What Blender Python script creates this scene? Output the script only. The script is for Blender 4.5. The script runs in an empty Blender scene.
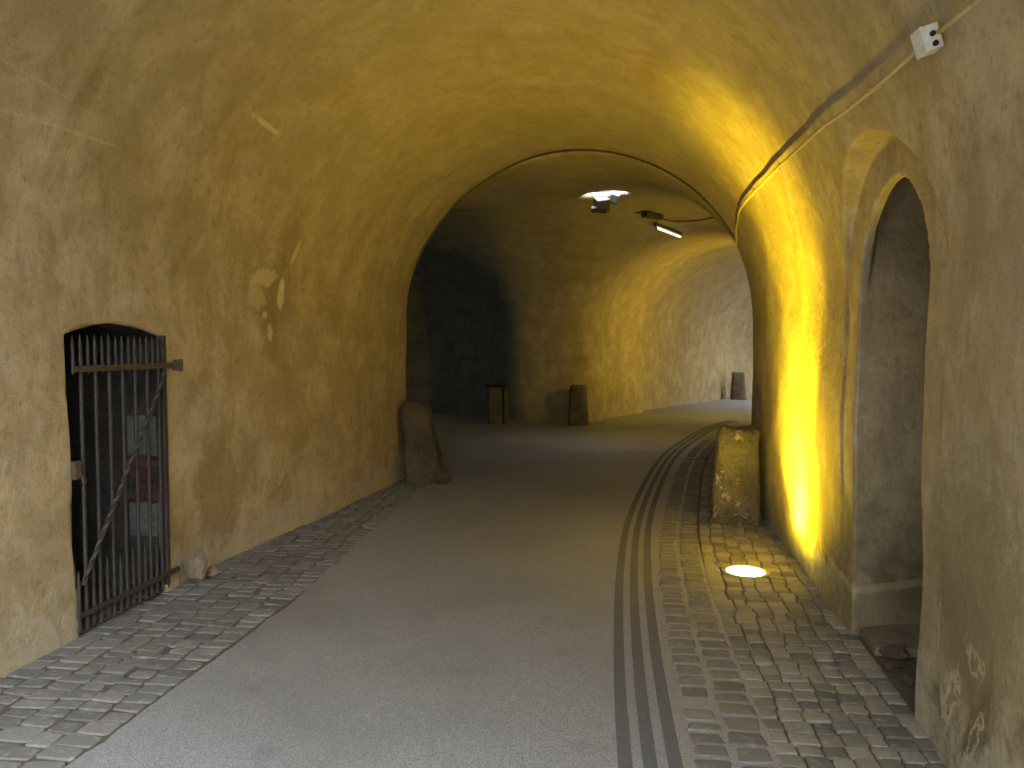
import bpy, bmesh, math, random
import numpy as np
from mathutils import Vector, Matrix
random.seed(7)
C = bpy.context.scene.collection
PI = math.pi

# ------------------------------------------------------------------ air volume (negative inside)
def sm(a, lo, hi):
    t = np.clip((a-lo)/(hi-lo), 0, 1); return t*t*(3-2*t)
def seg(x, y, a, b):
    bx, by = b[0]-a[0], b[1]-a[1]
    t = np.clip(((x-a[0])*bx+(y-a[1])*by)/(bx*bx+by*by), 0, 1)
    return np.hypot(x-a[0]-t*bx, y-a[1]-t*by)
def barrel(d, z, r, h, zs):
    zz = np.maximum(z-zs, 0)*(r/h)
    return np.sqrt(d*d+zz*zz)-r
def smin(a, b, k):
    h = np.clip(.5+.5*(b-a)/k, 0, 1)
    return b+(a-b)*h-k*h*(1-h)
def smax(a, b, k): return -smin(-a, -b, k)
def box2(a, b, ha, hb):
    qa, qb = np.abs(a)-ha, np.abs(b)-hb
    return np.hypot(np.maximum(qa, 0), np.maximum(qb, 0))+np.minimum(np.maximum(qa, qb), 0)
def rimy(x): return 8.9-.22*(x+.8)
LAMP = (.745, 5.73)
SKY = (-.54, 12.35)

def air(x, y, z):
    # near tunnel
    t = np.clip((y-5.2)/3.6, 0, 1)
    cx = -.93+.11*t; r = 2.08-.135*t
    cy = 4.05+.16*x
    fl = np.clip(cy-y, 0, 2.5)
    h = r*(1-.035*t)+.20*fl
    wob = (.012*np.sin(1.7*y+2.1*z+.4)*np.sin(2.3*z-.9*y)+.006*np.sin(5.1*y+1.3*np.sin(3*z))*np.sin(4.3*z+.6*x)+.004*np.sin(9.3*y+2*x)*np.sin(8.1*z+3.3*x))
    # left wall bellies and leans out a little at the foot
    foot = .05*sm(.9-z, 0, .9)*sm(-x, 1.5, 2.5)*sm(y, 4.6, 5.2)*(1-sm(y, 5.6, 7))*.6
    d = np.abs(x-cx)-foot
    n = barrel(d, z, r, h, 1.83)
    # slight ring where the flared mouth meets the vault
    n = n + .006*np.exp(-((y-cy)/.05)**2)*sm(z, 1.9, 2.5)
    n = smax(n, y-rimy(x), .05)
    # arch ring and the bend beyond it
    a = smin(barrel(seg(x, y, (-.82, 8.6), (-.25, 11.2)), z, 1.93, 1.85, 1.83), barrel(seg(x, y, (-.82, 8.95), (-1.9, 11.2)), z, 1.93, 1.85, 1.83), .05)
    v1 = barrel(seg(x, y, (-.9, 12.95), (-5, 13.3)), z, 3.2, 1.98, 1.83)
    v2 = barrel(seg(x, y, (-4.3, 14.1), (-4.95, 15.95)), z, 2.3, 1.7, 1.9)
    v3 = barrel(seg(x, y, (-5.8, 12.6), (-13, 11.4)), z, .9, .7, 1.4)
    bz = 1.7
    b1 = barrel(seg(x, y, (-.2, 11.5), (1.35, 16.6)), z, 2.15, 2.1, bz)
    b2 = barrel(seg(x, y, (1.35, 16.6), (2.0, 18.2)), z, 2.15, 2.08, bz)
    b3 = barrel(seg(x, y, (2.0, 18.2), (5.35, 24.6)), z, 2.42, 2.3, bz)
    b4 = barrel(seg(x, y, (5.35, 24.6), (8, 26)), z, 2.2, 2.1, bz)
    b5 = barrel(seg(x, y, (4.2, 22.4), (14, 21.0)), z, 1.5, 1.4, 1.5)
    f = smin(v1, v2, .5)
    f = smin(f, v3, .35)
    f = smin(f, smin(b1, b2, .10), .7)
    b3 = smax(b3, -((x-2.0)*.464+(y-18.2)*.886), .02)
    f = smin(f, smin(b3, smin(b4, b5, .4), .4), .02)
    f = smax(f, -(y-rimy(x)-.42), .12)
    f = smin(f, smax(a, -(y-rimy(x)+.04), .02), .25)
    f = np.minimum(f, n)
    f = np.where((y > 7.5) & (y < 10.5), smin(f, n, .03), f)
    # rounded toe of the pier between the two passages
    # lunette, stepped arch and doorway in the right wall
    yc = 4.05
    lun = smax(np.hypot(y-yc, np.maximum(z-1.83, 0))-.75, x-1.162, .005)
    lun = smax(lun, -(x-.2), .02)
    def arch(hw, zs, hh, c):
        zz = np.maximum(z-zs, 0)*(hw/hh); return np.hypot(y-c, zz)-hw
    oa = smax(arch(.505, 1.78, .56, 4.065), x-1.18, .004)
    sp = .40*np.clip(x-1.16, 0, 1.2)
    ob = arch(.505+sp, 1.78+.35*sm(x, 1.21, 1.26), .59, 4.065)
    ob = smax(ob, x-1.95, .04)
    ob = smax(ob, -(x-.3), .005); oa = smax(oa, -(x-.3), .005)
    q = smin(lun, smin(oa, ob, .006), .008)
    f = smin(f, q, .012)
    # gate recess in the left wall and the cellar behind it
    top = 1.715-.06*((y-4.25)/.43)**2
    g = smax(smax(np.abs(y-4.285+.022*z-.003*np.sin(9*z))-.395-.022*z, z-top, .01), np.abs(x+3.1)-.22, .008)
    room = np.maximum(np.maximum(np.abs(y-3.75)-.97, np.abs(x+4.35)-1.08), z-2.1)
    f = smin(f, smin(g, room, .02), .012)
    # roof shaft
    sh = np.hypot(x-SKY[0], (y-SKY[1]))-.37-.05*np.clip(3.9-z, 0, .3)/.3
    sh = smax(sh, -(z-3.3), .02)
    f = smin(f, sh, .05)
    for wx, wy, wr in ((5.0, 22.8, .85), (-6.0, 16.2, .5)):  # unseen roof wells, added to let daylight into the far passages
        f = smin(f, smax(np.hypot(x-wx, y-wy)-wr, -(z-2.6), .02), .08)
    # conduit groove edge and plaster unevenness
    return f+wob

def axis(*parts):
    out = []
    for a, b, s in parts:
        n = max(1, int(round((b-a)/s))); out += list(np.linspace(a, b, n, endpoint=False))
    out.append(parts[-1][1]); return np.array(out)
X = axis((-9.5, -5.6, .14), (-5.6, -3.42, .07), (-3.42, -2.6, .026), (-2.6, .7, .05), (.7, 1.3, .022), (1.3, 2.1, .04), (2.1, 9.5, .12))
Y = axis((-.6, 2.2, .12), (2.2, 3.3, .05), (3.3, 5.0, .022), (5.0, 8.2, .05), (8.2, 9.7, .03), (9.7, 18.6, .075), (18.6, 29, .12))
Z = axis((-.08, 1.4, .045), (1.4, 2.7, .028), (2.7, 4.05, .045), (4.05, 4.8, .07))

def surface_nets():
    nx, ny, nz = len(X), len(Y), len(Z)
    F = np.empty((nx, ny, nz), np.float32)
    for i0 in range(0, nx, 16):
        F[i0:i0+16] = air(X[i0:i0+16, None, None], Y[None, :, None], Z[None, None, :])
    S = F < 0
    cd = (nx-1, ny-1, nz-1)
    cells, pos, quads = [], [], []
    def lin(i, j, k): return (i*cd[1]+j)*cd[2]+k
    for ax in range(3):
        sl0 = [slice(None)]*3; sl1 = [slice(None)]*3
        sl0[ax] = slice(0, -1); sl1[ax] = slice(1, None)
        e = np.nonzero(S[tuple(sl0)] != S[tuple(sl1)])
        e = [v.astype(np.int64) for v in e]
        f0 = F[tuple(sl0)][tuple(e)]; f1 = F[tuple(sl1)][tuple(e)]
        t = f0/(f0-f1)
        A = [X, Y, Z]
        P = np.stack([A[q][e[q]] for q in range(3)], 1)
        P[:, ax] += t*(A[ax][e[ax]+1]-A[ax][e[ax]])
        u, v = (ax+1) % 3, (ax+2) % 3
        ids = []; ok = np.ones(len(t), bool)
        for du, dv in ((-1, -1), (0, -1), (0, 0), (-1, 0)):
            c = [e[0].copy(), e[1].copy(), e[2].copy()]
            c[u] += du; c[v] += dv
            g = (c[u] >= 0) & (c[u] < cd[u]) & (c[v] >= 0) & (c[v] < cd[v])
            L = lin(*c); ids.append(L); ok &= g
            cells.append(L[g]); pos.append(P[g])
        q = np.stack(ids, 1)[ok]
        s = (f0 < 0)[ok]            # air first, solid after: normal must point to -axis
        q[s] = q[s][:, ::-1]
        quads.append(q)
    cells = np.concatenate(cells); pos = np.concatenate(pos)
    uq, inv = np.unique(cells, return_inverse=True)
    cnt = np.bincount(inv)
    V = np.stack([np.bincount(inv, pos[:, k])/cnt for k in range(3)], 1)
    Q = np.searchsorted(uq, np.concatenate(quads))
    def grad(V, h=.006):
        g = np.empty_like(V)
        for k in range(3):
            d = np.zeros(3); d[k] = h
            g[:, k] = air(*(V+d).T)-air(*(V-d).T)
        return g/(2*h)
    for _ in range(2):
        g = grad(V); L = (g*g).sum(1)
        step = (air(*V.T)/np.maximum(L, .3))[:, None]*g
        n = np.linalg.norm(step, axis=1, keepdims=True)
        V = V-step*np.minimum(1, .02/np.maximum(n, 1e-9))
    g = grad(V, .012)
    N = -g/np.maximum(np.linalg.norm(g, axis=1, keepdims=True), 1e-9)
    return V, Q, N

# ------------------------------------------------------------------ materials
def mat(name):
    m = bpy.data.materials.new(name); m.use_nodes = True
    nt = m.node_tree; b = nt.nodes['Principled BSDF']
    return m, nt, b
class NT:
    def __init__(s, nt): s.nt = nt
    def n(s, t, **k):
        o = s.nt.nodes.new(t)
        for a, v in k.items(): setattr(o, a, v)
        return o
    def l(s, a, b): s.nt.links.new(a, b)
    def noise(s, vec, scale, detail=4, rough=.55, dist=0):
        o = s.n('ShaderNodeTexNoise'); o.inputs['Scale'].default_value = scale
        o.inputs['Detail'].default_value = detail; o.inputs['Roughness'].default_value = rough
        o.inputs['Distortion'].default_value = dist
        if vec is not None: s.l(vec, o.inputs['Vector'])
        return o.outputs['Fac']
    def rng(s, v, a, b, c=0, d=1, smooth=True):
        o = s.n('ShaderNodeMapRange'); o.interpolation_type = 'SMOOTHSTEP' if smooth else 'LINEAR'
        s.l(v, o.inputs['Value'])
        for i, w in zip(('From Min', 'From Max', 'To Min', 'To Max'), (a, b, c, d)): o.inputs[i].default_value = w
        return o.outputs['Result']
    def math(s, op, a, b=None, clamp=False):
        o = s.n('ShaderNodeMath', operation=op); o.use_clamp = clamp
        for i, w in enumerate((a, b)):
            if w is None: continue
            if isinstance(w, (int, float)): o.inputs[i].default_value = w
            else: s.l(w, o.inputs[i])
        return o.outputs[0]
    def mix(s, f, a, b, mode='MIX'):
        o = s.n('ShaderNodeMix', data_type='RGBA', blend_type=mode)
        if isinstance(f, (int, float)): o.inputs[0].default_value = f
        else: s.l(f, o.inputs[0])
        for i, w in ((6, a), (7, b)):
            if isinstance(w, tuple): o.inputs[i].default_value = (*w, 1)
            else: s.l(w, o.inputs[i])
        return o.outputs[2]
    def mapping(s, vec, loc=(0, 0, 0), rot=(0, 0, 0), scale=(1, 1, 1), kind='TEXTURE'):
        o = s.n('ShaderNodeMapping'); o.vector_type = kind
        o.inputs['Location'].default_value = loc; o.inputs['Rotation'].default_value = rot; o.inputs['Scale'].default_value = scale
        s.l(vec, o.inputs['Vector']); return o.outputs[0]
    def bump(s, h, strength, dist, b, prev=None):
        o = s.n('ShaderNodeBump'); o.inputs['Strength'].default_value = strength; o.inputs['Distance'].default_value = dist
        s.l(h, o.inputs['Height'])
        if prev is not None: s.l(prev, o.inputs['Normal'])
        if b is not None: s.l(o.outputs[0], b.inputs['Normal'])
        return o.outputs[0]

# (x, y, z, half size along y, half size up, turn) of bare patches in the plaster
LIGHT_BLOBS = []
DARK_BLOBS = []
def plaster():
    m, nt, b = mat('ochre_plaster'); t = NT(nt)
    P = t.n('ShaderNodeNewGeometry').outputs['Position']
    sep = t.n('ShaderNodeSeparateXYZ'); t.l(P, sep.inputs[0])
    z = sep.outputs['Z']; y = sep.outputs['Y']
    big = t.noise(P, .9, 5, .6, .6)
    med = t.noise(P, 3.3, 6, .68, .3)
    fine = t.noise(P, 14, 6, .7)
    grain = t.noise(P, 120, 3, .6)
    stretch = t.mapping(P, scale=(1, 1, 3.2))
    drip = t.noise(stretch, 4.5, 5, .6)
    col = t.mix(t.rng(big, .34, .66), (.35, .278, .155), (.42, .35, .225))
    col = t.mix(t.rng(med, .42, .64, 0, .8), col, (.30, .235, .12))
    col = t.mix(t.rng(med, .50, .30, 0, .65), col, (.47, .39, .235))
    col = t.mix(t.rng(fine, .50, .68, 0, .6), col, (.22, .19, .09))
    col = t.mix(t.rng(drip, .50, .70, 0, .6), col, (.25, .20, .11))
    # darker brown high in the vault, damp and salt near the ground
    high = t.math('MULTIPLY', t.rng(z, 2.2, 3.9), t.rng(big, .35, .6, .15, .5))
    col = t.mix(high, col, (.29, .245, .16))
    zn = t.math('ADD', z, t.math('MULTIPLY', t.math('SUBTRACT', big, .5), 1.6))
    xs = sep.outputs['X']; near = t.math('ADD', .25, t.math('MULTIPLY', .75, t.math('MULTIPLY', t.rng(y, 7, 5), t.rng(xs, -1, .5))))
    damp = t.math('MULTIPLY', near, t.math('MULTIPLY', t.rng(zn, 1.15, .15), t.rng(med, .35, .62, .45, .95)))
    col = t.mix(damp, col, (.125, .105, .062))
    zf = t.math('ADD', z, t.math('MULTIPLY', t.math('SUBTRACT', med, .5), 1.1))
    salt = t.math('MULTIPLY', t.rng(y, 13, 8, .2, 1), t.math('MULTIPLY', t.rng(zf, .34, .16), t.rng(fine, .38, .55, .25, .75)))
    col = t.mix(salt, col, (.38, .345, .26))
    # side passage surfaces turn to a darker neutral grey
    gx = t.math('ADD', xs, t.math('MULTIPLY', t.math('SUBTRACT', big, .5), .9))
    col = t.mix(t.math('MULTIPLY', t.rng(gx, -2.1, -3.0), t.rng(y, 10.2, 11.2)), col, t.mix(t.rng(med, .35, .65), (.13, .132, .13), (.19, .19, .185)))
    # flaked places close to the ground with pale torn edges
    zw = t.math('ADD', t.math('MULTIPLY', z, 1.0), t.math('MULTIPLY', t.math('SUBTRACT', t.noise(P, 5, 7, .8), .5), 3.0))
    fl = t.math('MULTIPLY', t.rng(zw, .10, .075), t.rng(zw, -.02, .04))
    edge = t.rng(t.math('ABSOLUTE', t.math('SUBTRACT', zw, .1)), .035, .0)
    col = t.mix(t.math('MULTIPLY', edge, .6), col, (.50, .45, .34))
    nz = t.math('SUBTRACT', t.noise(P, 13, 6, .75), .5)
    for blobs, c, amp, wid in ((DARK_BLOBS, (.20, .15, .075), 1.9, .35), (LIGHT_BLOBS, (.55, .47, .29), 2.6, .2)):
        for (x0, y0, z0, a, h, r, st) in blobs:
            v = t.mapping(P, (x0, y0, z0), (r, 0, 0), (.5, a, h))
            L = t.n('ShaderNodeVectorMath', operation='LENGTH'); t.l(v, L.inputs[0])
            d = t.math('ADD', L.outputs['Value'], t.math('MULTIPLY', nz, amp if not (x0 > .5 and y0 < 3.4 and c[0] > .5) else 5.0))
            if x0 > .5 and y0 < 3.4 and c[0] > .5:
                col = t.mix(t.rng(t.math('ABSOLUTE', t.math('SUBTRACT', d, .8)), .34, .12, 0, st*.8), col, c)
            else:
                col = t.mix(t.rng(d, 1+wid, 1-wid, 0, st), col, c)
    t.l(col, b.inputs['Base Color'])
    b.inputs['Roughness'].default_value = .93
    b.inputs['Specular IOR Level'].default_value = .18
    hgt = t.math('ADD', t.math('MULTIPLY', med, .6), t.math('ADD', t.math('MULTIPLY', fine, .35), t.math('MULTIPLY', grain, .06)))
    hgt = t.math('ADD', hgt, t.math('MULTIPLY', t.rng(zw, .10, .07), -.35))
    t.bump(hgt, .8, .035, b)
    return m
def simple(name, col, rough=.8, metal=0, var=.25, scale=20, bump=.2, dist=.004, spec=.3, col2=None, detail=4):
    m, nt, b = mat(name); t = NT(nt)
    P = t.n('ShaderNodeNewGeometry').outputs['Position']
    n1 = t.noise(P, scale, detail, .65)
    c2 = col2 or tuple(c*(1-var*1.6) for c in col)
    t.l(t.mix(t.rng(n1, .35, .65), col, c2), b.inputs['Base Color'])
    b.inputs['Roughness'].default_value = rough; b.inputs['Metallic'].default_value = metal
    b.inputs['Specular IOR Level'].default_value = spec
    if bump: t.bump(n1, bump, dist, b)
    return m
def asphalt():
    m, nt, b = mat('asphalt'); t = NT(nt)
    P = t.n('ShaderNodeNewGeometry').outputs['Position']
    g = t.noise(P, 170, 3, .8); g2 = t.noise(P, 60, 3, .7); big = t.noise(P, .8, 4, .55, .4)
    st = t.noise(P, 3, 5, .65)
    col = t.mix(t.rng(g, .36, .64), (.10, .106, .113), (.335, .340, .348))
    col = t.mix(t.rng(g2, .4, .62, 0, .4), col, (.15, .151, .154))
    col = t.mix(t.rng(big, .45, .68, 0, .45), col, (.13, .13, .13))
    col = t.mix(t.rng(st, .56, .72, 0, .4), col, (.12, .12, .12))
    t.l(col, b.inputs['Base Color'])
    b.inputs['Roughness'].default_value = .48; b.inputs['Specular IOR Level'].default_value = .4
    t.bump(t.math('ADD', g, t.math('MULTIPLY', st, .6)), .5, .006, b)
    return m
def setts_mat(name, a, bcol, rough):
    m, nt, b = mat(name); t = NT(nt)
    P = t.n('ShaderNodeNewGeometry').outputs['Position']
    at = t.n('ShaderNodeVertexColor'); at.layer_name = 'tint'
    g = t.noise(P, 90, 4, .7); n2 = t.noise(P, 22, 4, .6)
    col = t.mix(at.outputs['Color'], a, bcol)
    col = t.mix(t.rng(g, .4, .62, 0, .35), col, (.09, .085, .08))
    col = t.mix(t.rng(n2, .52, .72, 0, .35), col, (.34, .32, .28))
    t.l(col, b.inputs['Base Color']); b.inputs['Roughness'].default_value = rough
    b.inputs['Specular IOR Level'].default_value = .35
    t.bump(t.math('ADD', t.math('MULTIPLY', g, .4), n2), .6, .008, b)
    return m
def stone_mat(name, a, c2, patch=(.5, .46, .38), amt=.4):
    m, nt, b = mat(name); t = NT(nt)
    P = t.n('ShaderNodeNewGeometry').outputs['Position']
    n1 = t.noise(P, 7, 6, .7, .3); n2 = t.noise(P, 40, 5, .75); n3 = t.noise(P, 3.3, 4, .6)
    col = t.mix(t.rng(n3, .4, .6), a, c2)
    col = t.mix(t.rng(n1, .54, .66, 0, amt), col, patch)
    col = t.mix(t.rng(n2, .48, .66, 0, .65), col, tuple(v*.35 for v in a))
    t.l(col, b.inputs['Base Color']); b.inputs['Roughness'].default_value = .9
    b.inputs['Specular IOR Level'].default_value = .2
    t.bump(t.math('ADD', n1, t.math('MULTIPLY', n2, .6)), .9, .025, b)
    return m
def emit(name, col, strength):
    m, nt, b = mat(name)
    b.inputs['Base Color'].default_value = (*col, 1); b.inputs['Emission Color'].default_value = (*col, 1)
    b.inputs['Emission Strength'].default_value = strength
    return m

# ------------------------------------------------------------------ helpers
def tag(o, label=None, cat=None, group=None, kind=None):
    for k, v in (('label', label), ('category', cat), ('group', group), ('kind', kind)):
        if v: o[k] = v
    return o
def link(name, me, m, parent=None, smooth=True):
    o = bpy.data.objects.new(name, me); C.objects.link(o)
    if m: 
        for q in (m if isinstance(m, list) else [m]): me.materials.append(q)
    if smooth: me.polygons.foreach_set('use_smooth', [True]*len(me.polygons))
    if parent: o.parent = parent
    return o
def mesh(name, verts, faces, m, parent=None, smooth=False):
    me = bpy.data.meshes.new(name); me.from_pydata([tuple(v) for v in verts], [], [tuple(f) for f in faces]); me.update()
    return link(name, me, m, parent, smooth)
class MB:
    def __init__(s): s.v = []; s.f = []
    def add(s, v, f):
        o = len(s.v); s.v += [tuple(q) for q in v]; s.f += [tuple(i+o for i in q) for q in f]; return s
    def box(s, c, d, rot=None, bev=.0):
        bm = bmesh.new(); bmesh.ops.create_cube(bm, size=1)
        bmesh.ops.scale(bm, vec=d, verts=bm.verts)
        if bev: bmesh.ops.bevel(bm, geom=list(bm.edges), offset=bev, segments=2, affect='EDGES', profile=.6)
        M = Matrix.Translation(c) @ (rot.to_4x4() if rot else Matrix.Identity(4))
        bm.transform(M); bm.verts.index_update()
        s.add([v.co[:] for v in bm.verts], [[v.index for v in f.verts] for f in bm.faces]); bm.free(); return s
    def tube(s, pts, r, n=10, twist=0, square=False, taper=None):
        pts = [Vector(p) for p in pts]; rings = []
        up = Vector((0, 0, 1)); prev = None
        for i, p in enumerate(pts):
            d = (pts[min(i+1, len(pts)-1)]-pts[max(i-1, 0)]).normalized()
            a = (prev - d*prev.dot(d)) if prev is not None else (up.cross(d) if abs(d.z) < .95 else Vector((1, 0, 0)).cross(d))
            a.normalize(); prev = a; b = d.cross(a)
            rr = r if taper is None else r*taper[i]
            rings.append([p+(a*math.cos(2*PI*k/n+twist*i)+b*math.sin(2*PI*k/n+twist*i))*rr for k in range(n)])
        v = [q for g in rings for q in g]; f = []
        for i in range(len(rings)-1):
            for k in range(n): f.append((i*n+k, i*n+(k+1) % n, (i+1)*n+(k+1) % n, (i+1)*n+k))
        f.append(tuple(range(n-1, -1, -1))); f.append(tuple((len(rings)-1)*n+k for k in range(n)))
        return s.add(v, f)
    def build(s, name, m, parent=None, smooth=False): return mesh(name, s.v, s.f, m, parent, smooth)
def empty(name, loc=(0, 0, 0), rz=0):
    o = bpy.data.objects.new(name, None); C.objects.link(o); o.location = loc; o.rotation_euler = (0, 0, rz); o.empty_display_size = .1
    return o
def G(p, h=.01):
    g = [float(air(*(np.array(p)+np.eye(3)[k]*h))-air(*(np.array(p)-np.eye(3)[k]*h))) for k in range(3)]
    v = Vector(g); v.normalize(); return -v      # into the room
def march(p, d):
    p = np.array(p, float); d = np.array(d, float); d /= np.linalg.norm(d)
    for _ in range(400):
        s = -float(air(*p))
        if s < .0005: break
        p = p+d*max(min(s*.5, .1), .0004)
    return Vector(p)

# ------------------------------------------------------------------ shell
LIGHT_BLOBS += [(-2.98, 5.98, 2.13, .16, .07, .1, .6), (-2.98, 5.90, 1.98, .14, .09, -.3, .45), (-3.0, 6.25, 2.02, .05, .13, .1, .8), (-3.0, 6.02, 1.84, .045, .035, 0, .8),
                (-3.0, 6.1, 1.70, .04, .06, 0, .7), (-2.97, 6.36, 2.36, .03, .10, -.3, .6), (-2.55, 5.27, 3.12, .19, .016, -.06, .7),
                (-2.82, 3.62, 2.67, .46, .008, .03, .35), (-2.85, 3.4, 2.82, .4, .005, -.1, .25),
                (1.15, 3.30, .52, .02, .13, .1, .6), (1.15, 3.15, .28, .05, .12, .5, .7), (1.15, 2.92, .22, .03, .15, .5, .7), (1.15, 2.95, .5, .07, .04, .3, .5), (1.15, 2.72, .16, .1, .04, .2, .6),
                (1.35, 4.72, .27, .4, .022, .12, .3)]
DARK_BLOBS += [(-2.98, 6.12, 2.0, .30, .26, 0, .55), (-2.93, 6.25, 2.42, .12, .2, -.2, .5), (-2.98, 6.1, 1.7, .12, .25, 0, .5), (-3.0, 5.35, .55, .25, .4, .2, .6), (1.15, 3.0, .75, .4, .42, 0, .6), (1.15, 5.1, .7, .2, .35, 0, .35), (-.95, 16.3, 1.28, .2, .2, 0, .5), (1.38, 4.72, .02, .45, .27, 0, .75)]
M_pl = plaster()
M_white = simple('limewash', (.80, .80, .80), .9, var=.05)
M_cell = stone_mat('cellar_shade', (.045, .045, .043), (.07, .068, .062), (.10, .10, .095), .4)  # near-black colour carries the shade inside the gate recess
V, Q, N = surface_nets()
cen = V[Q].mean(1)
cx_, cy_, cz_ = cen.T
lab = np.full(len(Q), 3)
lab[cz_ > 2.0] = 0
low = cz_ <= 2.0
ry = rimy(cx_)+.1
lab[low & (cy_ < ry) & (cx_ < -.8)] = 1
lab[low & (cy_ < ry) & (cx_ >= -.8)] = 2
lab[low & (cy_ < 5.2) & (cx_ < -2.5)] = 1
niche = (cx_ > 1.09) & (cy_ > 3.2) & (cy_ < 5.3)
lab[niche] = 2
lab[(cx_ < -3.0) & (cy_ < 5.2)] = 1
for k, nm in enumerate(('ceiling', 'wall_left', 'wall_right', 'wall_back')):
    q = Q[lab == k]; u, inv = np.unique(q, return_inverse=True); inv = inv.reshape(-1)
    me = bpy.data.meshes.new(nm); me.vertices.add(len(u)); me.vertices.foreach_set('co', V[u].astype(np.float32).ravel())
    me.loops.add(len(inv)); me.loops.foreach_set('vertex_index', inv.astype(np.int32))
    me.polygons.add(len(q)); me.polygons.foreach_set('loop_start', np.arange(0, len(inv), 4, dtype=np.int32))
    try: me.polygons.foreach_set('loop_total', np.full(len(q), 4, dtype=np.int32))
    except Exception: pass
    me.update(calc_edges=True); me.validate()
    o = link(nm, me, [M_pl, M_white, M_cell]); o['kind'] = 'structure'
    if k == 0:
        c = cen[lab == 0]
        w = (c[:, 2] > 3.9+.02) & (np.hypot(c[:, 0]-SKY[0], c[:, 1]-SKY[1]) < .46)
        me.polygons.foreach_set('material_index', w.astype(np.int32))
    if k == 1:
        c = cen[lab == 1]
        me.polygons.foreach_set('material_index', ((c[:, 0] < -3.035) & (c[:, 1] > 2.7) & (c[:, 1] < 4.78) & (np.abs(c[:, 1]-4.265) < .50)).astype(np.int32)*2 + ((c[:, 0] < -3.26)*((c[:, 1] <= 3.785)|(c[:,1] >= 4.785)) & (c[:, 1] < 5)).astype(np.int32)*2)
    if len(me.vertices) == len(u): me.normals_split_custom_set_from_vertices(N[u].astype(np.float32).tolist())

# ------------------------------------------------------------------ ground
cp = [(.42, -1.5), (.30, .5), (.15, 1.8), (.05, 3.02), (-.01, 4.4), (-.03, 5.9), (.01, 7.39), (.17, 9.4), (.40, 11.4), (.72, 13.15), (1.4, 15.8), (2.5, 18.6), (4.2, 22)]
def catmull(P, n=14):
    P = [Vector((*p, 0)) for p in P]; out = []
    for i in range(len(P)-1):
        a, b, c, d = P[max(i-1, 0)], P[i], P[i+1], P[min(i+2, len(P)-1)]
        for k in range(n):
            t = k/n; out.append(.5*((2*b)+(c-a)*t+(2*a-5*b+4*c-d)*t*t+(3*b-a-3*c+d)*t**3))
    out.append(P[-1]); return out
cur = catmull(cp)
tan = [(cur[min(i+1, len(cur)-1)]-cur[max(i-1, 0)]).normalized() for i in range(len(cur))]
nrm = [Vector((t.y, -t.x, 0)) for t in tan]
arc = [0]
for i in range(1, len(cur)): arc.append(arc[-1]+(cur[i]-cur[i-1]).length)
arc = np.array(arc)
def on(s, u):
    i = int(np.clip(np.searchsorted(arc, s)-1, 0, len(cur)-2)); f = (s-arc[i])/(arc[i+1]-arc[i])
    return cur[i].lerp(cur[i+1], f)+nrm[i].lerp(nrm[i+1], f).normalized()*u
M_bed = simple('sandy_joint', (.10, .09, .075), .95, var=.3, scale=60, bump=.5, dist=.006)
M_asp = asphalt()
M_strip = simple('dark_strip', (.105, .107, .11), .75, var=.2, scale=90, bump=.2, dist=.002)
M_set = setts_mat('granite_setts', (.10, .096, .082), (.235, .222, .178), .75)
M_setL = setts_mat('worn_setts', (.095, .095, .093), (.17, .168, .162), .85)
v = []; f = []
bed = mesh('floor', [(-10, -9, 0), (12, -9, 0), (12, 30, 0), (-10, 30, 0), (-10, -9, -.15), (12, -9, -.15), (12, 30, -.15), (-10, 30, -.15)],
           [(0, 1, 2, 3), (7, 6, 5, 4), (0, 4, 5, 1), (1, 5, 6, 2), (2, 6, 7, 3), (3, 7, 4, 0)], M_bed); bed['kind'] = 'structure'
# asphalt carriageway
rows = []
for i, p in enumerate(cur):
    if p.y > 19: break
    q = p+nrm[i]*.50
    yl = p.y
    xl = float(np.interp(yl, [-2, 4.67, 7, 9.2, 9.9, 10.6, 30], [-2.12, -2.12, -2.30, -2.42, -2.55, -9.5, -9.5]))
    xr = q.x+float(np.interp(yl, [13.5, 14.5, 40], [0, 4, 6]))
    rows.append((xl, xr, yl, q.y))
rows.append((-9.5, 11, 22, 22)); rows.append((-9.5, 11, 29.5, 29.5))
v = []; f = []; NC = 6
rg = random.Random(3)
for (xl, xr, yl, yr) in rows:
    for k in range(NC+1):
        t = k/NC; j = (rg.uniform(-.012, .012) if k in (0,) and yl < 9.5 else 0)
        v.append((xl+(xr-xl)*t+j, yl+(yr-yl)*t, .010))
for i in range(len(rows)-1):
    for k in range(NC): a = i*(NC+1)+k; f.append((a, a+1, a+NC+2, a+NC+1))
o = mesh('floor_asphalt', v, f, M_asp); o['kind'] = 'structure'
for n_, u0 in enumerate((-.095, 0, .095)):
    v = []; f = []
    for i, p in enumerate(cur):
        if p.y > 17.5: break
        for uu, zz in ((-.027, .009), (-.027, .0135), (.027, .0135), (.027, .009)):
            q = p+nrm[i]*(u0+uu); v.append((q.x, q.y, zz))
    n = len(v)//4
    for i in range(n-1):
        for k in range(3): f.append((i*4+k+1, i*4+k, i*4+k+4, i*4+k+5))
    o = mesh('trim_%d' % (n_+1), v, f, M_strip); o['kind'] = 'structure'

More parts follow.
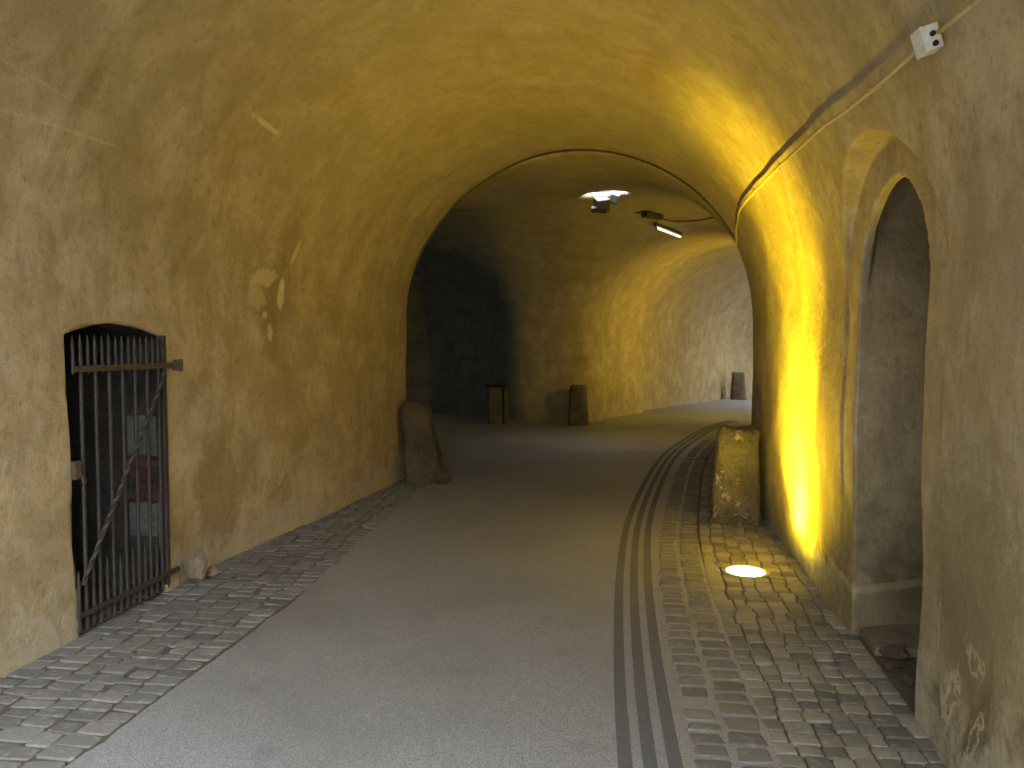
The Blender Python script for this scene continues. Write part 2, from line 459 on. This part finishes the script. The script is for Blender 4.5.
def sett(out, tints, corners, h, rnd, tint):
    # corners: 4 points counter clockwise, a rounded block is laid in them
    c = sum(corners, Vector())/4
    ring = []
    for i in range(4):
        a, b = corners[i], corners[(i+1) % 4]; pr = corners[i-1]
        rr = rnd.uniform(.10, .22)
        ring.append(a.lerp(pr, rr)); ring.append(a.lerp(c, .06)); ring.append(a.lerp(b, rr))
    tilt = Vector((rnd.uniform(-1, 1), rnd.uniform(-1, 1), 0))*.035
    lv = ((1.0, -.01), (.99, h*.72), (.94, h*.95), (.80, h))
    vs = []; 
    for sc, zz in lv:
        for p in ring:
            q = c+(p-c)*sc; vs.append((q.x, q.y, zz+(tilt.dot(q-c) if zz > 0 else 0)))
    n = 12; fs = []
    for i in range(3):
        for k in range(n): fs.append((i*n+k, i*n+(k+1) % n, (i+1)*n+(k+1) % n, (i+1)*n+k))
    fs.append(tuple(3*n+k for k in range(n)))
    out.add(vs, fs); tints += [tint]*len(vs)
def finish_setts(name, mb, tints, m):
    o = mb.build(name, m, None, True); o['kind'] = 'structure'
    a = o.data.color_attributes.new('tint', 'FLOAT_COLOR', 'POINT')
    a.data.foreach_set('color', np.repeat(np.array(tints, np.float32), 4))
    return o
rg = random.Random(11)
mb = MB(); ti = []
def wall_u(s):      # distance from the strips to the right wall
    p = on(s, 0)
    if p.y > 8.3: return 1.25 if p.y < 9 else 1.3
    return 1.19-p.x
# two header courses of larger stones
for (u0, u1, L0) in ((.175, .305, .115), (.335, .475, .12)):
    s = 1.2
    while s < 15.6:
        L = L0*rg.uniform(.8, 1.25); w = float(np.interp(s, [7, 9.5], [0, .05])); g = .012
        j = [rg.uniform(-.012, .012) for _ in range(4)]
        if u0 > .3 or rg.random() > .06:
            sett(mb, ti, [on(s+g, u0+w+j[0]), on(s+g, u1+w+j[1]), on(s+L-g, u1+w+j[2]), on(s+L-g, u0+w+j[3])], rg.uniform(.014, .019), rg, rg.uniform(0, .45))
        s += L
s = 1.2
while s < 15.6:
    L = rg.uniform(.082, .112); w = float(np.interp(s, [7, 9.5], [0, .05])); u0 = .49+w; u1 = wall_u(s)
    n = max(2, int(round((u1-u0)/.1)))
    cuts = [u0+(u1-u0)*(k/n) + (rg.uniform(-.018, .018) if 0 < k < n else 0) for k in range(n+1)]
    for k in range(n):
        a, b = cuts[k]+.004, cuts[k+1]-.004
        j = [rg.uniform(-.008, .008) for _ in range(4)]
        sh = .012*math.sin(k*1.9+s*3)
        cs = [on(s+.004+sh+j[0], a), on(s+.004+sh+j[1], b), on(s+L-.004+sh+j[2], b), on(s+L-.004+sh+j[3], a)]
        cc = sum(cs, Vector())/4
        if (cc.xy-Vector(LAMP)).length < .175: continue
        sett(mb, ti, cs, rg.uniform(.010, .016), rg, min(1, max(0, rg.gauss(.5, .38))))
    s += L
finish_setts('floor_cobbles_right', mb, ti, M_set)
mb = MB(); ti = []
y = .6; r_i = 0
while y < 9.3:
    L = rg.uniform(.08, .115); x0 = -3.18; x1 = float(np.interp(y, [-2, 4.67, 7, 9.2], [-2.14, -2.14, -2.31, -2.43]))
    n = 7; cuts = [x0+(x1-x0)*(k/n)+(rg.uniform(-.025, .025) if 0 < k < n else 0) for k in range(n+1)]
    for k in range(n):
        a, b = cuts[k]+.006, cuts[k+1]-.006; j = [rg.uniform(-.012, .012) for _ in range(4)]; sl = .05*(k-3)+(.03 if k % 2 else 0)
        cs = [Vector((a, y+sl+j[0]+.006, 0)), Vector((b, y+sl+j[1]+.006, 0)), Vector((b, y+sl+L-.006+j[2], 0)), Vector((a, y+sl+L-.006+j[3], 0))]
        sett(mb, ti, cs, rg.uniform(.007, .011), rg, min(1, max(0, rg.gauss(.5, .3))))
    y += L
finish_setts('floor_cobbles_left', mb, ti, M_setL)

# ------------------------------------------------------------------ stone bollards
def bollard(name, loc, h, base, top, m, lean=(0, 0), rz=0, square=.5, seed=1, chips=.02, mid=None):
    rn = random.Random(seed); n = 40; L = 26; v = []; f = []
    ph = [rn.uniform(0, 6.28) for _ in range(9)]
    for i in range(L+1):
        t = i/L; z = h*t
        w = base[0]+(top[0]-base[0])*t**.9; d = base[1]+(top[1]-base[1])*t**.9
        rnd = 1
        if t > .93: rnd = math.sqrt(max(0, 1-((t-.93)/.07*.62)**2))
        for k in range(n):
            a = 2*PI*k/n; c, s_ = math.cos(a), math.sin(a); e = 2/(2+6*square)
            x = math.copysign(abs(c)**e, c); y_ = math.copysign(abs(s_)**e, s_)
            q = 1+chips*(math.sin(3*a+5*t+ph[0])+.7*math.sin(5*a-9*t+ph[1])+.6*math.sin(2*a+13*t+ph[2])+.5*math.sin(9*a+21*t+ph[3])+rn.uniform(-.3, .3))
            v.append((x*w/2*q*rnd+lean[0]*t*h, y_*d/2*q*rnd+lean[1]*t*h, z+(.012*math.sin(2*a+ph[4])+.01*math.sin(3*a+ph[5]))*(t > .9)))
    for i in range(L):
        for k in range(n): f.append((i*n+k, i*n+(k+1) % n, (i+1)*n+(k+1) % n, (i+1)*n+k))
    top_c = len(v); v.append((lean[0]*h, lean[1]*h, h+.008))
    for k in range(n): f.append((L*n+k, L*n+(k+1) % n, top_c))
    f.append(tuple(range(n-1, -1, -1)))
    o = mesh(name, v, f, m, None, True); o.location = loc; o.rotation_euler.z = rz
    return o
M_st1 = stone_mat('mossy_stone', (.065, .055, .038), (.11, .085, .055), (.20, .16, .10), .5)
M_st2 = stone_mat('pitted_stone', (.085, .075, .052), (.14, .12, .08), (.46, .40, .28), .8)
M_st3 = stone_mat('sooty_stone', (.085, .075, .06), (.14, .12, .085), (.2, .17, .12), .3)
o = bollard('stone_bollard', (-2.45, 9.02, 0), .93, (.46, .40), (.33, .30), M_st1, (-.15, .0), .1, .35, 3, .018)
tag(o, 'leaning brown stone bollard at the left foot of the arch', 'bollard')
mb = MB(); rn = random.Random(5)
bm = bmesh.new(); bmesh.ops.create_icosphere(bm, subdivisions=3, radius=1)
for q in bm.verts: q.co = Vector((q.co.x*.11, q.co.y*.10, max(q.co.z, -.7)*.11))*(1+.1*math.sin(9*q.co.x+4*q.co.z))+Vector((-.0, 0, .07))
me = bpy.data.meshes.new('base_stone'); bm.to_mesh(me); bm.free()
ps = link('base_stone', me, M_st1, o); ps.location = (.19, -.12, -.0)
o = bollard('stone_bollard', (.865, 7.42, 0), .86, (.44, .40), (.37, .34), M_st2, (.02, 0), -.12, .75, 8, .016)
tag(o, 'thick pitted stone bollard beside the yellow lit right wall', 'bollard')
o = bollard('stone_bollard', (-1.2, 15.88, 0), .80, (.42, .38), (.33, .30), M_st3, (-.01, 0), 0, .3, 12, .015)
tag(o, 'dark stone bollard in front of the rounded pier, middle of the far bollards', 'bollard')
o = bollard('stone_bollard', (-2.86, 15.85, 0), .76, (.31, .30), (.27, .27), M_st3, (0, 0), 0, .6, 15, .012)
tag(o, 'sooty stone bollard with flat metal cap near the dark side passage', 'bollard')
MB().box((.01, 0, .775), (.46, .34, .02), None, .004).build('cap_plate', simple('black_iron', (.02, .02, .02), .7, .3), o)
MB().box((.21, 0, .38), (.06, .22, .74), None, .012).build('edge_slab', M_st3, o)
o = bollard('stone_bollard', (2.85, 24.1, 0), .80, (.46, .40), (.34, .30), M_st3, (-.02, 0), 0, .4, 19, .015)
tag(o, 'farthest stone bollard by the bright wall of the right passage', 'bollard')

# ------------------------------------------------------------------ iron gate
M_iron = simple('rusty_iron', (.035, .033, .033), .6, .3, var=.3, scale=45, bump=.5, dist=.003, col2=(.06, .05, .042))
M_iron2 = simple('brown_iron', (.11, .085, .055), .75, .3, var=.3, scale=60, bump=.6, dist=.003, col2=(.06, .045, .03))
g = empty('iron_gate', (-3.0, 3.835, 0)); tag(g, 'rusty iron bar gate closing the low cellar opening in the left wall', 'gate')
def picket(y, z0, z1, nm, r=.0085, point=.07):
    mb = MB(); n = 8; zs = [z0, z0+.004, z1-point, z1-point+.004, z1-point*.45, z1]
    mb.tube([(0, y, q) for q in zs], r, 8, taper=[.8, 1, 1, 1.05, .6, .08]); mb.build(nm, M_iron, g, False)
for k in range(7):
    yy = .085+.118*k
    picket(yy, .03, 1.66, 'bar', .0105)
for k in range(8):
    yy = .027+.118*k
    picket(yy, 1.44, 1.655, 'short_picket', .009)
    picket(yy, .035, .37+.01*(k % 3), 'short_picket', .010)
MB().box((0, .845, .86), (.03, .035, 1.60), None, .003).build('hinge_stile', M_iron, g)
MB().box((.016, .47, 1.47), (.012, .94, .034), None, .003).build('top_rail', M_iron2, g)
MB().box((.012, .48, .13), (.02, .96, .03), None, .004).build('bottom_rail', M_iron, g)
pts = [Vector((.03, .825, 1.42)).lerp(Vector((.03, .02, .30)), i/60) for i in range(61)]
MB().tube(pts, .013, 4, twist=.42).build('twisted_brace', M_iron, g)
hb = MB().box((.035, .95, 1.47), (.045, .045, .07), None, .008).build('hinge_block', M_iron2, g)
MB().tube([(.06, .95, 1.43), (.06, .95, 1.51)], .014, 10).build('hinge_pin', M_iron2, hb)
hk = MB().box((.02, .005, .93), (.03, .05, .10), None, .006).build('lock_hasp', M_iron2, g)
MB().tube([(.04, .02, .90), (.045, .03, .86), (.04, .045, .85), (.035, .055, .88)], .007, 8).build('ring', M_iron2, hk)
# brickwork and a bare block showing in the jamb behind the gate
M_brick = simple('old_brick', (.15, .055, .035), .95, var=.4, scale=30, bump=.6, dist=.006, col2=(.06, .035, .028))
M_block = simple('pale_block', (.15, .152, .143), .95, var=.25, scale=14, bump=.5, dist=.006)
mb = MB()
for (x, z, w, h) in ((-3.10, .84, .13, .055), (-3.23, .84, .10, .055), (-3.16, .77, .14, .06), (-3.08, .63, .10, .055), (-3.20, .63, .12, .055), (-3.12, .70, .13, .05)):
    mb.box((x, 4.672, z), (w, .03, h), None, .006)
o = mb.build('wall_brickwork', M_brick); o['kind'] = 'structure'
mb = MB()
mb.box((-3.15, 4.672, .48), (.19, .03, .22), None, .008).box((-3.15, 4.672, 1.02), (.20, .03, .26), None, .01)
o = mb.build('wall_block_patch', M_block); o['kind'] = 'structure'
# chunks of fallen plaster by the gate
def chunk(name, loc, r, m, seed, label, cat, group):
    rn = random.Random(seed); bm = bmesh.new(); bmesh.ops.create_icosphere(bm, subdivisions=2, radius=1)
    a = [rn.uniform(0, 6) for _ in range(6)]
    for q in bm.verts:
        s_ = 1+.22*math.sin(3*q.co.x+a[0])*math.cos(3*q.co.y+a[1])+.18*math.sin(5*q.co.z+a[2]+2*q.co.x)
        q.co = Vector((q.co.x*r[0], q.co.y*r[1], max(q.co.z, -.75)*r[2]))*s_
    zmin = min(q.co.z for q in bm.verts)
    for q in bm.verts: q.co.z -= zmin
    me = bpy.data.meshes.new(name); bm.to_mesh(me); bm.free()
    o = link(name, me, m, None, False); o.location = loc; o.rotation_euler.z = rn.uniform(0, 3)
    tag(o, label, cat, group); return o
M_chunk = stone_mat('broken_plaster', (.22, .18, .12), (.16, .13, .09), (.36, .31, .22), .5)
chunk('plaster_chunk', (-2.93, 4.90, .0), (.06, .065, .12), M_chunk, 2, 'larger broken plaster lump at the gate hinge foot', 'rubble', 'plaster lumps by the gate')
chunk('plaster_chunk', (-2.9, 5.06, .0), (.045, .06, .035), M_chunk, 4, 'small flat plaster lump right of the gate foot', 'rubble', 'plaster lumps by the gate')

# ------------------------------------------------------------------ niche floor
M_sill = simple('brown_slab', (.17, .14, .10), .9, var=.2, scale=12, bump=.4, dist=.006)
o = MB().box((1.52, 4.50, .0), (.62, .40, .09), None, .012).build('threshold_slab', M_sill)
o['kind'] = 'structure'; o.name = 'trim_4'
M_rub = stone_mat('dark_rubble', (.07, .055, .042), (.11, .065, .045), (.16, .10, .07), .5)
spots = [(1.30, 4.28, .09, .05), (1.48, 4.27, .08, .045), (1.24, 4.12, .07, .035), (1.42, 4.10, .10, .05), (1.58, 4.14, .08, .06), (1.30, 3.96, .09, .03), (1.50, 3.94, .08, .05), (1.36, 3.80, .08, .025), (1.56, 3.78, .09, .04)]
labs = ['dark rubble lump against the brown slab, nearest the reveal corner', 'dark rubble lump against the brown slab, deeper in the doorway', 'small brick lump at the cobble edge below the slab', 'largest broken brick lump in the middle of the doorway rubble',
        'tall dark rubble lump deep in the doorway', 'flat reddish brick lump at the doorway edge', 'dark lump behind the flat reddish brick', 'flattest reddish lump near the front jamb', 'low dark lump beside the front jamb']
for i, (x, y, r, h) in enumerate(spots):
    chunk('rubble_stone', (x, y, 0), (r*.78, r*.62, h*.65), M_rub, 20+i, labs[i], 'rubble', 'rubble in the doorway floor')

# ------------------------------------------------------------------ wall conduit and junction box
M_con = simple('ochre_conduit', (.46, .38, .24), .6, var=.15, scale=30, bump=0)
M_boxm = simple('pale_plastic', (.62, .62, .60), .5, var=.08, scale=25, bump=0)
M_blk = simple('black_rubber', (.015, .015, .015), .6, bump=0)
M_cab = simple('dark_cable', (.10, .075, .045), .6, bump=0, var=.2)
def wallpt(y, z, off=.03):
    p = march((-.4, y, min(z, 2.4)), (1.4, 0, z-min(z, 2.4)+0.0)); n = G(p); return p+n*off, n
def on_wall_at(y, z, off):
    # point of the right side wall or vault at the given height
    x = -.2; 
    for _ in range(600):
        if float(air(x, y, z)) > -.0008: break
        x += max(.0008, -float(air(x, y, z))*.5)
    p = Vector((x, y, z)); n = G(p); return p+n*off, n
zz = lambda y: float(np.interp(y, [0, 2.4, 3.0, 4.0, 5.3, 6.4, 7.2, 7.8, 8.25], [2.60, 2.63, 2.655, 2.70, 2.765, 2.80, 2.79, 2.72, 2.60]))
BY = 2.98
con = empty('wall_conduit', on_wall_at(5, zz(5), .02)[0]); tag(con, 'thin ochre conduit running along the right side of the vault', 'pipe')
def rel(o, pts): return [Vector(p)-o.location for p in pts]
off = lambda y: .055
pts = [on_wall_at(y, zz(y), .045)[0] for y in np.linspace(BY+.09, 8.3, 60)]
MB().tube(rel(con, pts), .0095, 10).build('conduit_run', M_con, con, True)
pts = [on_wall_at(y, zz(y), .045)[0] for y in np.linspace(.2, BY-.09, 20)]
MB().tube(rel(con, pts), .0095, 10).build('conduit_run', M_con, con, True)
for y in (1.9, 3.6, 4.6, 5.6, 6.6):
    p, n = on_wall_at(y, zz(y), .03)
    q = n.to_track_quat('Z', 'Y').to_matrix()
    MB().box(p-con.location, (.03, .022, .05), q, .004).build('clip', M_con, con)
p, n = on_wall_at(BY, zz(BY), .045)
dr = (on_wall_at(BY+.2, zz(BY+.2), .045)[0]-p).normalized(); dr = (dr-n*dr.dot(n)).normalized()
R = Matrix((dr, n.cross(dr), n)).transposed()
jb = empty('junction_box', p); tag(jb, 'pale square junction box on the conduit near the top right', 'junction box')
jb.rotation_euler = R.to_euler()
MB().box((0, 0, 0), (.085, .085, .055), None, .006).build('box_body', M_boxm, jb)
MB().box((0, 0, .030), (.089, .089, .007), None, .003).build('lid', M_boxm, jb)
for sx, sy in ((1, 0), (-1, -.01), (-1, .032)):
    MB().tube([(sx*.042, sy*.8, 0), (sx*.052, sy*.8, 0)], .009, 12).build('cable_gland', M_blk, jb, True)

# ------------------------------------------------------------------ cable around the arch
def rim_pt(a):
    y0 = 8.9; c = Vector((-.82, 0, 1.83))
    x = c.x+1.9*math.cos(a); y = rimy(x)-.10
    p = march((c.x, y, 1.9), (math.cos(a), 0, math.sin(a))); n = G(p)
    return p+n*.014
cb = empty('arch_cable', rim_pt(PI/2)); tag(cb, 'dark cable following the rim of the inner arch', 'cable')
A0, A1 = math.radians(24), math.radians(160)
pts = [rim_pt(A0+(A1-A0)*i/70) for i in range(71)]
MB().tube(rel(cb, pts), .011, 8).build('cable_run', M_cab, cb, True)
for i in (8, 20, 34, 48, 62):
    MB().box(pts[i]-cb.location, (.03, .02, .03), None, .004).build('clip', M_cab, cb)

# ------------------------------------------------------------------ fittings beyond the arch
def ceil_pt(x, y, off=0):
    p = march((x, y, 2.2), (0, 0, 1)); return p, G(p)
M_grey = simple('grey_enamel', (.30, .30, .31), .5, .2, bump=0, var=.1)
M_body = simple('lamp_grey', (.13, .125, .12), .5, .2, bump=0, var=.1)
M_dk = simple('dark_enamel', (.05, .05, .05), .5, .2, bump=0, var=.1)
sx, sy = SKY
sl = empty('hanging_spotlight', (sx-.02, sy-.12, 3.83)); sl.scale = (1.2, 1.2, 1.2); tag(sl, 'grey spotlight hanging in the round roof opening', 'lamp')
hb = MB().box((-.02, -.05, -.10), (.17, .20, .16), Matrix.Rotation(.5, 3, 'X') @ Matrix.Rotation(.35, 3, 'Z'), .015).build('lamp_body', M_body, sl)
MB().box((-.10, -.10, -.17), (.09, .10, .06), Matrix.Rotation(.5, 3, 'X'), .008).build('barn_door', M_dk, sl)
MB().box((.0, -.12, -.20), (.10, .06, .04), Matrix.Rotation(.5, 3, 'X'), .006).build('barn_door', M_dk, sl)
MB().tube([(-.1, 0, -.06), (-.1, 0, .06), (.08, 0, .06), (.08, 0, -.06)], .010, 8).build('yoke', M_grey, sl)
MB().tube([(0, 0, .05), (0, 0, .34)], .014, 8).build('hanger', M_grey, sl)
MB().box((.13, .05, -.03), (.11, .11, .10), Matrix.Rotation(.4, 3, 'Y'), .012).build('ballast_box', M_body, sl)
MB().tube([(-.33, 0, .33), (.33, 0, .33)], .014, 8).build('cross_bar', M_grey, sl)
# ------------------------------------------------------------------ dark ceiling lamp, tube and its cable
p, n = ceil_pt(.19, 13.85)
cl = empty('ceiling_lamp', p); tag(cl, 'small dark oblong fitting on the vault right of the roof opening', 'lamp')
Rl = (n.to_track_quat('Z', 'X').to_matrix() @ Matrix.Rotation(.9, 3, 'Z'))
MB().box(n*.06, (.40, .14, .09), Rl, .02).build('housing', M_dk, cl)
MB().box(n*.02, (.12, .08, .05), Rl, .006).build('mount', M_grey, cl)
p2, n2 = ceil_pt(.49, 15.1); pa, na = ceil_pt(.25, 14.45); pb, nb = ceil_pt(.73, 15.8)
tl = empty('tube_light', p2); tag(tl, 'short white fluorescent tube slanting down the vault', 'lamp')
a_ = pa+na*.10-p2; b_ = pb+nb*.10-p2
MB().tube([a_, b_], .024, 12).build('tube', emit('tube_glow', (1, .93, .75), 1.0), tl, True)
a_ = pa+na*.045-p2; b_ = pb+nb*.045-p2; d = (b_-a_).normalized()
MB().box((a_+b_)/2, ((b_-a_).length+.06, .06, .05), Matrix((d, n2.cross(d).normalized(), n2)).transposed(), .006).build('batten', M_dk, tl)
for e in (a_, b_):
    MB().box(e+n2*.045, (.03, .04, .09), Matrix((d, n2.cross(d).normalized(), n2)).transposed(), .004).build('tube_holder', M_dk, tl)
pts = []
ck = catmull([(.30, 14.15), (.68, 14.5), (1.02, 14.2), (1.25, 13.0), (1.33, 11.9), (1.25, 10.8)], 8)
for q0 in ck:
    q = march((q0.x, q0.y, 2.2), (0, 0, 1)); pts.append(q+G(q)*.02)
cc = empty('ceiling_cable', pts[20]); tag(cc, 'thin cable looping from the ceiling fitting to the arch edge', 'cable')
MB().tube(rel(cc, pts), .012, 8).build('cable_run', M_cab, cc, True)

# ------------------------------------------------------------------ ground uplight
gl = empty('ground_uplight', (*LAMP, 0)); tag(gl, 'round glowing yellow uplight set flush in the cobbles', 'lamp')
def disc(name, r0, r1, z0, z1, m, parent, n=48):
    v = []; f = []
    for k in range(n):
        a = 2*PI*k/n; c, s_ = math.cos(a), math.sin(a)
        v += [(c*r0, s_*r0, z1), (c*r1, s_*r1, z1), (c*r1, s_*r1, z0), (c*r0, s_*r0, z0)]
    for k in range(n):
        a, b = k*4, ((k+1) % n)*4
        for q in range(4): f.append((a+q, a+(q+1) % 4, b+(q+1) % 4, b+q))
    if r0 < 1e-6:
        v = []; f = []
        for z in (z0, z1):
            for k in range(n): a = 2*PI*k/n; v.append((math.cos(a)*r1, math.sin(a)*r1, z))
        f = [tuple(range(n-1, -1, -1)), tuple(range(n, 2*n))]+[(k, (k+1) % n, n+(k+1) % n, n+k) for k in range(n)]
    return mesh(name, v, f, m, parent)
v = []; f = []; n = 40
for i in range(7):
    a = PI/2*i/6; r = .132*math.cos(a)
    v += [(r*math.cos(2*PI*k/n), r*math.sin(2*PI*k/n), .008+.026*math.sin(a)) for k in range(n)]
for i in range(6): f += [(i*n+k, i*n+(k+1) % n, (i+1)*n+(k+1) % n, (i+1)*n+k) for k in range(n)]
mesh('lens', v, f, emit('sodium_glass', (1, .78, .10), 40), gl, True)
disc('rim', .134, .165, -.01, .018, M_grey, gl)

# ------------------------------------------------------------------ light
SOD = (1, .70, .012)
def spot(name, loc, target, watt, size, blend, col, rad=.05, parent=None):
    l = bpy.data.lights.new(name, 'SPOT'); l.energy = watt; l.spot_size = math.radians(size); l.spot_blend = blend; l.color = col; l.shadow_soft_size = rad
    o = bpy.data.objects.new(name, l); C.objects.link(o); o.location = loc
    o.rotation_euler = (Vector(target)-Vector(loc)).to_track_quat('-Z', 'Y').to_euler()
    return o
lx, ly = LAMP
spot('uplight_wide', (lx, ly, .07), (lx+.2, ly+.3, 2), 320, 165, 1, SOD, .06)
spot('uplight_beam', (lx+.03, ly+.03, .06), (lx+.45, ly+.36, .60), 1500, 62, 1, (1, .76, .03), .04)
spot('uplight_wash', (lx-.02, ly, .07), (lx+.5, ly+.32, 2.1), 1500, 52, 1, SOD, .05)
# (unseen fill lamps, added to warm the far walls and ceiling)
M_wg = emit('warm_glass', (1, .72, .15), 12)
for x0, y0, dx, dy, aim, watt, lab_ in ((1.2, 12.7, 1, -.1, (-.3, .9, .55), 170, 'unseen fill lamp added on the inner wall, nearer to the arch'), (2.0, 17.4, 1, -.5, (.1, .9, .3), 460, 'unseen fill lamp added on the inner wall, deeper in the bend')):
    q = march((x0, y0, 2.25), (dx, dy, 0)); n = G(q)
    wl = empty('fill_lamp', q); wl.rotation_euler = n.to_track_quat('Z', 'Y').to_euler()
    tag(wl, lab_, 'lamp')
    disc('lamp_base', 0, .13, 0, .05, M_grey, wl); disc('lamp_glass', 0, .105, .05, .09, M_wg, wl)
    spot('fill_lamp_light', q+n*.14, q+n*1.2+Vector(aim), watt, 165, 1, (1, .70, .06), .10)
w = bpy.data.worlds.new('World'); bpy.context.scene.world = w; w.use_nodes = True
t = NT(w.node_tree); bg = w.node_tree.nodes['Background']
mul = t.n('ShaderNodeVectorMath', operation='SCALE'); sp_ = t.n('ShaderNodeSeparateXYZ'); t.l(t.n('ShaderNodeTexCoord').outputs['Generated'], sp_.inputs[0])
t.l(t.mix(t.rng(sp_.outputs['Z'], .12, .42), (.13, .135, .14), (.93, .96, 1.0)), mul.inputs[0]); bg.inputs['Strength'].default_value = 9.6
t.l(t.math('MULTIPLY', t.rng(sp_.outputs['Z'], .45, 1, 1, 3), t.rng(sp_.outputs['X'], -.6, .7, .5, 1.7)), mul.inputs['Scale']); t.l(mul.outputs[0], bg.inputs['Color'])

# ------------------------------------------------------------------ camera
cam = bpy.data.cameras.new('Camera'); cam.sensor_width = 36; cam.lens = 800/1024*36; cam.clip_start = .05
co = bpy.data.objects.new('Camera', cam); C.objects.link(co)
pch = math.atan(39/800); yaw = math.atan(.16*math.cos(pch))
co.location = (0, 0, 1.6); co.rotation_euler = (PI/2-pch, 0, yaw)
sc = bpy.context.scene; sc.camera = co
sc.view_settings.view_transform = 'Standard'; sc.view_settings.look = 'None'; sc.view_settings.gamma = 1
sc.view_settings.exposure = .1; sc.view_settings.use_curve_mapping = False
sc.cycles.use_denoising = True
sc.cycles.max_bounces = 16; sc.cycles.diffuse_bounces = 10
sc.cycles.sample_clamp_indirect = 8
